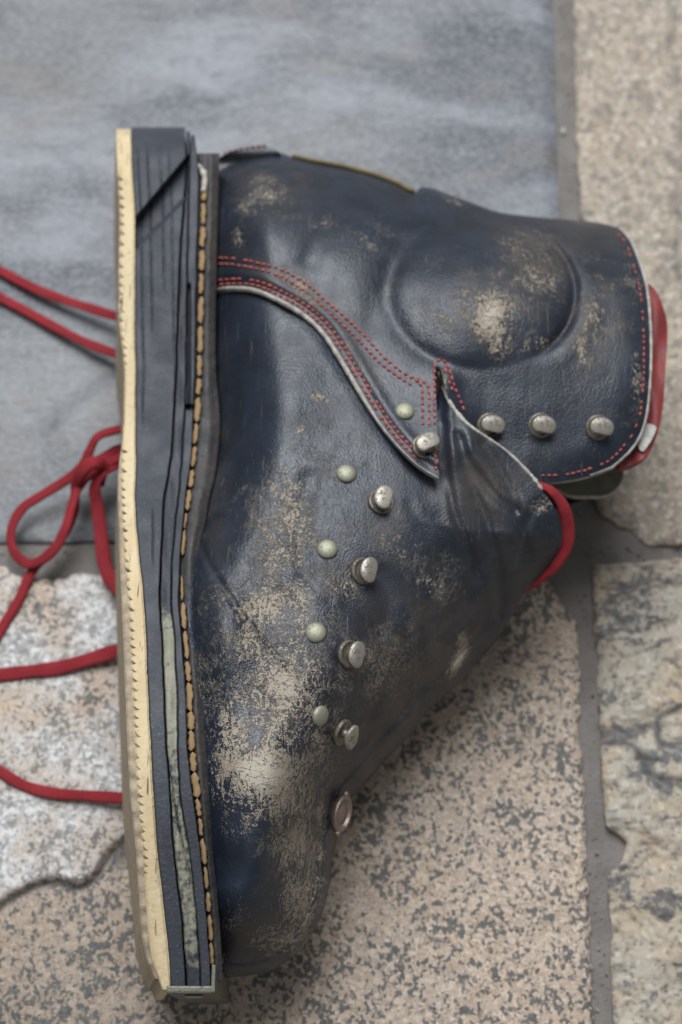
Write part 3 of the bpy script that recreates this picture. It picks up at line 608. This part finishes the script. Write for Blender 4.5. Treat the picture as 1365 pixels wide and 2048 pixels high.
# ------------------------------------------------------------------ boot: sole
ZS = stab([(250, .079), (350, .082), (500, .0815), (700, .077), (900, .0775), (1050, .084), (1200, .090), (1400, .0945), (1550, .0945), (1700, .090), (1850, .083), (1990, .076)])
def zsole(y):
    z = ZS(y); z = z - 0.028*np.clip(1-(y-252)/70, 0, 1)**3.0
    return z
def strip(name, xl, xr, y0, y1, mat, zoff=0.0, nx=14, dy=4.0, disp=None, bev=2.5, attrf=None, mats=None, side_mat=0, parent=None, ends=None):
    """one sole layer: upper side edge faces the camera, body runs through to the floor side"""
    ys = np.arange(y0, y1+dy*.5, dy); ny = len(ys); verts = []; faces = []; fm = []; U = np.r_[0, np.linspace(0, 1, nx), 1]
    X = []; Yp = []
    for y in ys:
        a, b = float(xl(y)), float(xr(y)); x = a+(b-a)*U; X.append(x); Yp.append(np.full_like(x, y))
    X = np.array(X); Yp = np.array(Yp); m = X.shape[1]
    Z = zsole(Yp)+zoff
    if disp: Z = Z + disp(X, Yp)
    dl = np.abs(X-X[:, :1]); dr = np.abs(X[:, -1:]-X); dd = np.minimum(dl, dr)
    Z = Z - 0.0007*np.clip(1-dd/bev, 0, 1)**2
    T = P(X, Yp, Z)
    zb = 2*ZC-0.004-(zsole(Yp)+zoff); zb = np.clip(zb, 0.003, 0.045)
    B = T.copy(); B[..., 0] -= LEAN*(T[..., 2]-zb); B[..., 2] = zb
    # middle row of the walls so that they shade well
    V = np.concatenate([T.reshape(-1, 3), B.reshape(-1, 3)]); o = ny*m
    for i in range(ny-1):
        for j in range(m-1):
            faces.append((i*m+j, (i+1)*m+j, (i+1)*m+j+1, i*m+j+1)); fm.append(0)
            faces.append((o+i*m+j, o+i*m+j+1, o+(i+1)*m+j+1, o+(i+1)*m+j)); fm.append(0)
        faces.append((i*m, o+i*m, o+(i+1)*m, (i+1)*m)); fm.append(side_mat)
        faces.append((i*m+m-1, (i+1)*m+m-1, o+(i+1)*m+m-1, o+i*m+m-1)); fm.append(0)
    for i, rev in ((0, False), (ny-1, True)):
        for j in range(m-1):
            f = (i*m+j, i*m+j+1, o+i*m+j+1, o+i*m+j); faces.append(f[::-1] if rev else f); fm.append(0)
    at = {k: np.concatenate([fn(X.ravel(), Yp.ravel())]*2) for k, fn in (attrf or {}).items()}
    ob = link(name, V, faces, mat, parent or boot, smooth=True, attrs=at, mats=mats or [mat], fmat=fm)
    ob.data.set_sharp_from_angle(angle=math.radians(38))
    return ob
C_L = stab([(255, 233), (330, 235), (430, 240), (560, 238), (640, 239), (700, 246), (760, 250), (860, 247), (920, 243), (1000, 243), (1100, 248), (1200, 256), (1300, 261), (1400, 265), (1500, 269), (1600, 275), (1700, 285), (1800, 292), (1860, 296), (1920, 304), (1955, 316), (1990, 328)])
C_R = stab([(255, 261), (330, 264), (430, 270), (640, 270), (760, 272), (860, 271), (930, 272), (1000, 270), (1100, 277), (1200, 288), (1300, 293), (1400, 297), (1500, 302), (1600, 308), (1700, 315), (1800, 326), (1900, 337), (1990, 343)])
M1 = stab([(255, 372), (330, 374), (420, 368), (500, 361), (600, 357), (700, 354), (800, 350), (900, 343), (960, 335), (1000, 329), (1100, 323), (1200, 320), (1300, 326), (1400, 330), (1500, 334), (1560, 339), (1680, 346), (1800, 360), (1900, 369), (1990, 373)])
M2 = stab([(255, 383), (420, 377), (600, 374), (800, 371), (900, 366), (1000, 357), (1100, 347), (1200, 343), (1300, 351), (1400, 355), (1500, 357), (1600, 363), (1700, 378), (1800, 390), (1900, 398), (1990, 402)])
M3 = stab([(255, 388), (350, 398), (500, 394), (700, 391), (800, 388), (900, 384), (1000, 371), (1100, 362), (1200, 358), (1300, 366), (1400, 373), (1500, 376), (1600, 387), (1700, 401), (1800, 410), (1900, 418), (1990, 424)])
ST = stab([(300, 411), (350, 409), (430, 407), (560, 403), (700, 400), (790, 397), (850, 393), (940, 384), (1000, 377), (1040, 371), (1130, 364), (1200, 365), (1300, 373), (1400, 380), (1500, 384), (1560, 390), (1640, 400), (1740, 411), (1850, 420), (1960, 426)])
M1, M2, M3 = rag(M1, 1., 1.5), rag(M2, 2., 1.8), rag(M3, 3., 1.2); C_R = rag(C_R, 4., 1.0)
# cream outsole with its row of worn ribs
def teeth(y):
    y = np.asarray(y, float); yy = y+5*np.sin(y/53.)+2.5*np.sin(y/23.); c = np.floor((yy-905)/18.6); ph = ((yy-905)/18.6) % 1.0
    rnd = np.abs(np.sin(c*12.9898)*43758.5453) % 1.0
    saw = np.clip((ph-0.30)/0.52, 0, 1)**2.2*np.clip((1.0-ph)/0.16, 0, 1)**.7*(0.5+0.7*rnd)
    on1 = ((y > 352) & (y < 742)); on2 = ((y > 900) & (y < 1748)); amp = np.where(on1, 8.0, np.where(on2, 9.5, 0.0))
    return saw*amp
strip('outsole', lambda y: C_L(y)+teeth(y), C_R, 258, 1979, None, -0.0002, 8, 1.6, lambda x, y: 0.0004*np.sin(y/140.), 3.0, None, [M['cream'], M['tread']], 1)
# thin tread skin under it, seen at a slant
TR = lambda y: C_L(y)-3.0*(y < 740)-4*(y > 900)
strip('tread', lambda y: C_L(y)-1.5-5.0*sstep(880, 960, y)-7.0*sstep(1000, 1250, y)*sstep(1990, 1850, y), lambda y: C_L(y)+15, 268, 1958, M['tread'], -0.0014, 8, 3.2, lambda x, y: 0.0003*np.sin(y/6.1), 1.5)
def mid_disp(x, y):
    z = np.zeros_like(x)
    for off, d, y1 in ((14, .0005, 900), (33, .0006, 720), (58, .0005, 640), (76, .0004, 800)):
        z -= d*np.exp(-((x-(C_R(y)+off+2*np.sin(y/90.)))/1.8)**2)*sstep(y1, y1-120, y)
    top = 310+(375-x)*1.19; bot = 392+(380-x)*1.02      # slanted cable groove across the heel
    g = sstep(0, 9, y-top)*sstep(0, 9, bot-y); z -= 0.0058*g
    z -= 0.0007*np.exp(-((x-(C_R(y)+0.62*(M1(y)-C_R(y))))/1.6)**2)*sstep(1000, 1040, y)*sstep(1140, 1110, y)
    return z
strip('midsole', lambda y: C_R(y)+1.0, lambda y: M1(y)-1.6, 254, 1975, M['mid'], 0.0, 46, 4.0, mid_disp, 2.5)
pat = lambda x, y: np.clip(.95*sstep(1130, 1240, y)*sstep(2000, 1900, y), 0, 1)*np.interp(y, [1200, 1280, 1450, 1560, 1700, 1960], [.5, .85, .8, .55, .7, .6])
def green_disp(x, y):
    z = -0.0006+0.0005*np.sin(y/33.)*np.sin(x/5.)
    mid = M1(y)+(M2(y)-M1(y))*np.interp(y, [1540, 1640, 1800], [.05, .5, .9])
    return z - 0.0012*np.exp(-((x-mid)/1.8)**2)*sstep(1540, 1570, y)*sstep(1800, 1740, y) - 0.0042*(sstep(0, 9, y-(310+(375-x)*1.19))*sstep(0, 9, (392+(380-x)*1.02)-y))
strip('midsole_layer', lambda y: M1(y)+1.2, lambda y: M2(y)-1.0, 262, 1974, M['green'], -0.0006, 12, 4.0, green_disp, 2.5, {'patina': pat})
def slot(x, y):                          # straight slot that ends in a step
    return -0.0035*np.exp(-((x-378.5)/3.0)**4)*sstep(566, 570, y)*sstep(820, 816, y) - 0.0035*sstep(370, 372, x)*sstep(809, 811, y)*sstep(822, 820, y)
strip('midsole_layer', lambda y: M2(y)+0.6, lambda y: M3(y)-0.4, 270, 1974, M['mid'], -0.0004, 14, 3.0, slot, 2.5)
welt = strip('welt', lambda y: M3(y)+0.6, lambda y: WELT_R(y)+8, 306, 1962, M['welt'], -0.0042, 16, 4.0,
             lambda x, y: -0.0012*np.exp(-((x-ST(y))/9)**2)-0.0025*sstep(.55, 1, (x-M3(y))/(WELT_R(y)+8-M3(y)))+.0003*fnoise(x.ravel(), y.ravel(), 1/18., 2, 2.).reshape(x.shape), 3, {'patina': lambda x, y: .36*sstep(.4, .8, (x-M3(y))/(WELT_R(y)-M3(y)))})
welt['label'] = 'dark leather welt with thick yellow stitches'
# thick welt stitches, each one a piece
def stitch_mesh(seed):
    r = random.Random(seed); v, f = [], []; st = 9; n = 8
    for i in range(st):
        u = i/(st-1)*2-1; rr = (1-abs(u)**9)**.5 if abs(u) < 1 else 0.12
        rr = max(rr, .15)*r.uniform(.82, 1.12); ox = r.uniform(-.12, .12)
        for a in range(n):
            c = a/n*2*math.pi; v.append((math.cos(c)*rr*r.uniform(.72, 1.18)*.5+ox, u*.5, math.sin(c)*rr*.5))
    f = [(i*n+k, i*n+(k+1) % n, (i+1)*n+(k+1) % n, (i+1)*n+k)[::-1] for i in range(st-1) for k in range(n)]
    f += [tuple(range(n)), tuple(reversed(range((st-1)*n, st*n)))]
    me = bpy.data.meshes.new('welt_stitch'); me.from_pydata(v, [], f); me.materials.append(M['stitch']); me.polygons.foreach_set('use_smooth', [True]*len(f)); return me
SM = [stitch_mesh(i) for i in range(6)]
y = 352.0; k = 0
while y < 1925:
    L = random.uniform(30, 58)
    if 1010 < y < 1160: w = random.uniform(5, 8)
    elif 1180 < y < 1340: w = random.uniform(9, 13)
    elif 1340 <= y < 1580: w = random.uniform(12, 16)
    elif y >= 1580: w = random.uniform(8, 11)
    else: w = random.uniform(11, 14)
    if not (1085 < y < 1150) and not (y > 1880 and random.random() < .4):
        ym = y+L/2; a = P(ST(y), y, zsole(y)-.0036); b = P(ST(y+L), y+L, zsole(y+L)-.0036); d = Vector(b-a)
        o = bpy.data.objects.new('welt_stitch', SM[k % 6]); C.objects.link(o); o.parent = welt; o.location = (a+b)/2
        o.rotation_mode = 'QUATERNION'; o.rotation_quaternion = (-d).to_track_quat('Y', 'Z'); o.scale = (w*PX, d.length, .0018); k += 1
    y += L+(random.uniform(0, 3) if 1330 < y < 1560 else random.uniform(1, 6))
# heel end of the welt, frayed pale leather
p = spline([(388, 330), (402, 338), (410, 355), (408, 385)], 6)
sweep('frayed_leather', P(p[:, 0], p[:, 1], zsole(p[:, 1])-.0035), wob(len(p), 9, 19, 6, .6)*PX, .003, M['raw'], boot)
# toe plate: folded metal strip with a rivet
pv = [P(336, 1970, .079), P(421, 1962, .079), P(428, 1925, .0805), P(432, 1925, .0805), P(426, 1966, .0785), P(340, 1976, .0785)]
y0 = P(336, 1972, .079)[1]; x0 = P(336, 1972, .079)[0]; x1 = P(424, 1966, .079)[0]
def box(name, lo, hi, mat, parent, bev=0.0006):
    bm = bmesh.new(); bmesh.ops.create_cube(bm, size=1)
    for v in bm.verts: v.co = Vector([lo[i]+(hi[i]-lo[i])*(v.co[i]+.5) for i in range(3)])
    bmesh.ops.bevel(bm, geom=bm.edges[:], offset=bev, segments=2, affect='EDGES', profile=.7)
    me = bpy.data.meshes.new(name); bm.to_mesh(me); bm.free(); me.materials.append(mat); o = bpy.data.objects.new(name, me); C.objects.link(o); o.parent = parent; return o
plate = box('toe_plate', (x0-.0005, y0-.0022, .018), (x1+.0006, y0-.0000, .0785), M['plate'], boot)
lip = box('plate_lip', (x1-.0002, y0-.0020, .020), (x1+.0010, y0+.0062, .0790), M['plate'], plate, .0004)
def lathe(name, prof, mat, n=28):
    v, f = [], []
    for r, z in prof:
        for a in range(n): c = a/n*2*math.pi; v.append((r*math.cos(c), r*math.sin(c), z))
    m = len(prof); f = [(i*n+k, i*n+(k+1) % n, (i+1)*n+(k+1) % n, (i+1)*n+k) for i in range(m-1) for k in range(n)]
    f += [tuple(reversed(range(n))), tuple(range((m-1)*n, m*n))]
    me = bpy.data.meshes.new(name); me.from_pydata(v, [], f); me.materials.append(mat); me.polygons.foreach_set('use_smooth', [True]*len(f)); return me
def place(name, me, loc, quat, parent, scale=(1, 1, 1)):
    o = bpy.data.objects.new(name, me); C.objects.link(o); o.parent = parent; o.location = loc; o.rotation_mode = 'QUATERNION'; o.rotation_quaternion = quat; o.scale = scale; return o
R0 = 19.5*PX
DOME = lathe('rivet', [(R0*1.02, -.0006), (R0*1.03, .0003), (R0*.97, .0007), (R0*.82, .0011), (R0*.58, .00145), (R0*.3, .00165), (R0*.05, .0017)], M['brass'])
place('rivet', DOME, ((x0+x1)/2+.0005, y0-.0026, .070), Vector((0, -1, 0)).to_track_quat('Z', 'Y'), plate, (.9, .9, .35))

# ------------------------------------------------------------------ boot: rivets and lace hooks
def normal_at(px, py, zf, e=10):
    a = P(px-e, py, zf(px-e, py)[0]); b = P(px+e, py, zf(px+e, py)[0]); c = P(px, py-e, zf(px, py-e)[0]); d = P(px, py+e, zf(px, py+e)[0])
    n = np.cross(b-a, c-d); n /= np.linalg.norm(n); return n
for (px, py, zf) in ((810, 823, zq), (693, 948, zv), (655, 1099, zv), (632, 1266, zv), (640, 1432, zv)):
    n = normal_at(px, py, zf, 14); place('rivet', DOME, P(px, py, zf(px, py)[0])+n*.0002, Vector(n).to_track_quat('Z', 'Y'), boot)
RB = 27*PX
BASE = lathe('base_disc', [(RB*.98, -.0008), (RB, .0002), (RB*.96, .0007), (RB*.86, .0008), (RB*.74, .0004), (RB*.5, .0004), (RB*.4, .0007)], M['base_steel'])
NECK = lathe('hook_neck', [(RB*.40, 0), (RB*.33, .0010), (RB*.30, .0022), (RB*.36, .0046)], M['base_steel'], 16)
def cap_mesh():                          # domed tongue of the hook: one straight side, the other curled over
    v, f = [], []; nr, na = 7, 28; r = 23*PX
    for lay in (0, 1):
        for i in range(nr):
            q = (i+1)/nr
            for a in range(na):
                c = a/na*2*math.pi; x = q*r*math.cos(c)*.92; yy = q*r*math.sin(c)*1.12
                x = min(max(x, -r*.62), r*.88)
                z = .0004*(1-q*q) - .0022*max(x/r-.25, 0)**2 - .0004*max(abs(yy)/r-.5, 0)
                v.append((x, yy, z - (.0009 if lay else 0)))
        v.append((0, 0, .0004-(.0009 if lay else 0)))
    k = nr*na+1
    for lay in (0, 1):
        o = lay*k
        for a in range(na):
            t = (o+k-1, o+a, o+(a+1) % na); f.append(t if not lay else t[::-1])
        for i in range(nr-1):
            for a in range(na):
                t = (o+i*na+a, o+(i+1)*na+a, o+(i+1)*na+(a+1) % na, o+i*na+(a+1) % na); f.append(t if not lay else t[::-1])
    e = (nr-1)*na
    for a in range(na): f.append((e+a, k+e+a, k+e+(a+1) % na, e+(a+1) % na))
    me = bpy.data.meshes.new('hook_cap'); me.from_pydata(v, [], f); me.materials.append(M['steel']); me.polygons.foreach_set('use_smooth', [True]*len(f)); return me
CAP = cap_mesh()
for (px, py, zf, turn) in ((762, 1004, zv, 165), (724, 1143, zv, 165), (696, 1308, zv, 165), (683, 1464, zv, 170), (850, 894, zq, 120), (979, 851, zq, 80), (1081, 851, zq, 80), (1196, 855, zq, 80)):
    n = normal_at(px, py, zf, 16); n = n+(np.array([.10, -.26, 0]) if zf is zq else np.array([.22, -.08, 0])); n /= np.linalg.norm(n); nv = Vector(n); x = Vector((1, 0, 0)); x = (x - nv*x.dot(nv)).normalized(); yv = nv.cross(x)
    from mathutils import Matrix, Quaternion
    qt = Matrix((x, yv, nv)).transposed().to_quaternion() @ Quaternion((0, 0, 1), math.radians(turn))
    h = place('lace_hook', BASE, P(px, py, zf(px, py)[0])+n*.0004, qt, boot)
    place('hook_neck', NECK, (0, 0, .0003), Quaternion(), h); place('hook_cap', CAP, (RB*.04, 0, .0048), Quaternion(), h)
# brown metal loop at the base of the lacing
n = normal_at(672, 1628, zv, 12); n = n+np.array([0.0, -.1, .62]); n /= np.linalg.norm(n); nv = Vector(n); yv = Vector((0.08, 1, 0)); yv = (yv-nv*yv.dot(nv)).normalized(); xv = yv.cross(nv)
qt = Matrix((xv, yv, nv)).transposed().to_quaternion()
LOOP = lathe('toe_loop', [(.0042, -.0012), (.0047, .0004), (.0047, .0014), (.0042, .0021), (.0036, .0019), (.0032, .0010), (.0026, .0008), (.0020, .0014), (.0006, .0016)], M['copper'])
lo = place('toe_loop', LOOP, P(674, 1626, zv(668, 1626)[0])+n*.0016, qt, boot, (.86, 1.42, 1))
KN = lathe('loop_knob', [(.0004, -.0013), (.0011, -.0007), (.0013, 0), (.0011, .0008), (.0004, .0013)], M['copper'], 14)
for s in (-1, 1): place('loop_knob', KN, (0, s*.0047, .0006), Quaternion(), lo, (1.1, .75, 1))

# ------------------------------------------------------------------ bootlace
lace = thing('bootlace', 'flat red bootlace tied in a bow trailing out behind the sole', 'bootlace', tuple(P(160, 950, 0.004)))
base = Vector(lace.location)
def strand(pts, w=22, h=.0014, roll=None, name='lace_strand'):
    a = spline(np.array(pts, float), 10); wp = P(a[:, 0], a[:, 1], a[:, 2]); n_ = len(wp)
    ups = np.tile([0., 0., 1.], (n_, 1))
    if roll is not None:
        r = np.radians(np.interp(np.linspace(0, 1, n_), np.linspace(0, 1, len(roll)), roll)); t = np.gradient(wp, axis=0); t /= np.linalg.norm(t, axis=1)[:, None]
        sd = np.cross(t, ups); sd /= np.linalg.norm(sd, axis=1)[:, None]; ups = ups*np.cos(r)[:, None]+sd*np.sin(r)[:, None]
    PXF = 1/4500.
    o = sweep(name, wp, wob(n_, w*.92, w*1.08, pts[0][0]*.01, .15)*PXF, h, M['lace'], None, 12, ups, True, 3.2)
    o.data.transform(__import__('mathutils').Matrix.Translation(-base)); o.parent = lace; return o
kk = NT('woven_red_lace'); wv = kk.n('ShaderNodeTexWave', wave_type='BANDS', bands_direction='DIAGONAL'); kk.put(wv.inputs['Vector'], kk.co); wv.inputs['Scale'].default_value = 330; wv.inputs['Distortion'].default_value = 1.2
lc = kk.mix(kk.ramp(kk.noise(90, 4), 0.3, 0.7), (0.20, 0.011, 0.017), (0.26, 0.020, 0.026))
M['lace'] = kk.out(lc, 0.8, 0.3, None, kk.bump(wv.outputs['Fac'], 0.0003, 0.8))
strand([(-160, 470, .003), (-60, 515, .003), (0, 541, .003), (60, 572, .004), (110, 593, .005), (170, 613, .007), (228, 631, .009), (300, 650, .010)], 20)
strand([(-160, 500, .003), (-60, 560, .003), (0, 594, .003), (60, 626, .003), (120, 659, .004), (175, 686, .006), (228, 706, .008), (300, 730, .010)], 19)
strand([(310, 860, .012), (262, 856, .018), (225, 862, .022), (195, 874, .022), (180, 900, .020), (166, 930, .017), (137, 957, .013), (88, 988, .010), (44, 1018, .008), (22, 1062, .007), (28, 1104, .007), (55, 1127, .008), (85, 1119, .011), (112, 1094, .014), (132, 1054, .016), (144, 1010, .016), (158, 975, .016), (190, 940, .018), (240, 915, .02), (310, 890, .014)], 19, .0018, [0, 0, 20, 30, 10, 0, 0, 0, 30, 40, 0, 0, 0, -25, -30, -10, 0, 0])
strand([(310, 915, .010), (250, 895, .014), (205, 915, .017), (175, 932, .018), (152, 958, .015), (150, 990, .011), (146, 1030, .009), (118, 1085, .0075), (66, 1140, .0055), (37, 1200, .0045), (4, 1255, .004), (-40, 1330, .004), (-120, 1420, .004)], 18, .0018, [0, 10, 25, 20, 10, 0, 0, 0, 0])
strand([(300, 900, .013), (240, 925, .018), (205, 945, .020), (190, 975, .018), (194, 1010, .014), (200, 1050, .011), (205, 1095, .009), (212, 1137, .008), (232, 1172, .009), (300, 1230, .012)], 25, .0018, [0, 20, 30, 20, 10, 0, 0, 20])
strand([(-120, 1345, .004), (-40, 1352, .004), (0, 1350, .004), (60, 1343, .004), (120, 1335, .0045), (180, 1318, .006), (236, 1300, .008), (310, 1270, .010)], 25)
strand([(-120, 1450, .004), (-40, 1515, .004), (0, 1543, .004), (50, 1572, .004), (110, 1587, .005), (180, 1592, .006), (250, 1597, .008), (320, 1600, .010)], 19)
kn = strand([(150, 985, .010), (160, 950, .022), (185, 925, .026), (205, 935, .022), (200, 965, .012)], 24, .0022, None, 'knot')

# ------------------------------------------------------------------ pale chip of stone lying in the joint
bm = bmesh.new(); bmesh.ops.create_icosphere(bm, subdivisions=2, radius=1)
for v in bm.verts: v.co *= 1+.35*noise.noise(v.co*1.7); v.co = Vector((v.co.x*.0011, v.co.y*.0019, v.co.z*.0009))
me = bpy.data.meshes.new('stone_chip'); bm.to_mesh(me); bm.free(); me.materials.append(M['tape'])
o = bpy.data.objects.new('stone_chip', me); C.objects.link(o); o.location = P(1128, 262, -.0024); o['label'] = 'tiny white stone chip lying in the mortar joint beside the slate'; o['category'] = 'stone chip'

# ------------------------------------------------------------------ grit in the joints
rg = random.Random(5); bm = bmesh.new(); JL = [spline([(1128, -60), (1136, 180), (1145, 420)]), spline([(1168, 1000), (1172, 1200), (1182, 1480), (1192, 1700), (1205, 2060)]), spline([(1180, 1110), (1365, 1102)]), spline([(-20, 1112), (240, 1112)])]
for k in range(420):
    ln = rg.choice(JL[:2]+JL); q = ln[rg.randrange(len(ln))]; q2 = ln[min(len(ln)-1, rg.randrange(len(ln)))]; x = q[0]+rg.gauss(0, 11); y = q[1]+rg.uniform(-12, 12)
    if abs(ln[0][1]-ln[-1][1]) < 60: x = rg.uniform(ln[0][0], ln[-1][0]); y = ln[0][1]+rg.gauss(0, 9)
    else: y = rg.uniform(ln[0][1], ln[-1][1]); x = np.interp(y, ln[:, 1], ln[:, 0])+rg.gauss(0, 11)
    r = rg.uniform(.00012, .00038) if rg.random() < .9 else rg.uniform(.0005, .0008)
    g = bmesh.ops.create_icosphere(bm, subdivisions=1, radius=r)['verts']; off = Vector(P(x, y, -.0026))
    for v in g: v.co = Vector((v.co.x*rg.uniform(.7, 1.3), v.co.y*rg.uniform(.7, 1.3), v.co.z*.7))+off
me = bpy.data.meshes.new('grit'); bm.to_mesh(me); bm.free(); kk = NT('grit_stone'); me.materials.append(kk.out(kk.mix(kk.ramp(kk.noise(300, 2), .4, .6), (0.30, 0.27, 0.24), (0.09, 0.085, 0.08)), .9, .3))
o = bpy.data.objects.new('grit', me); C.objects.link(o); o['kind'] = 'stuff'; o['label'] = 'fine loose grit lying in the mortar joints'; o['category'] = 'grit'
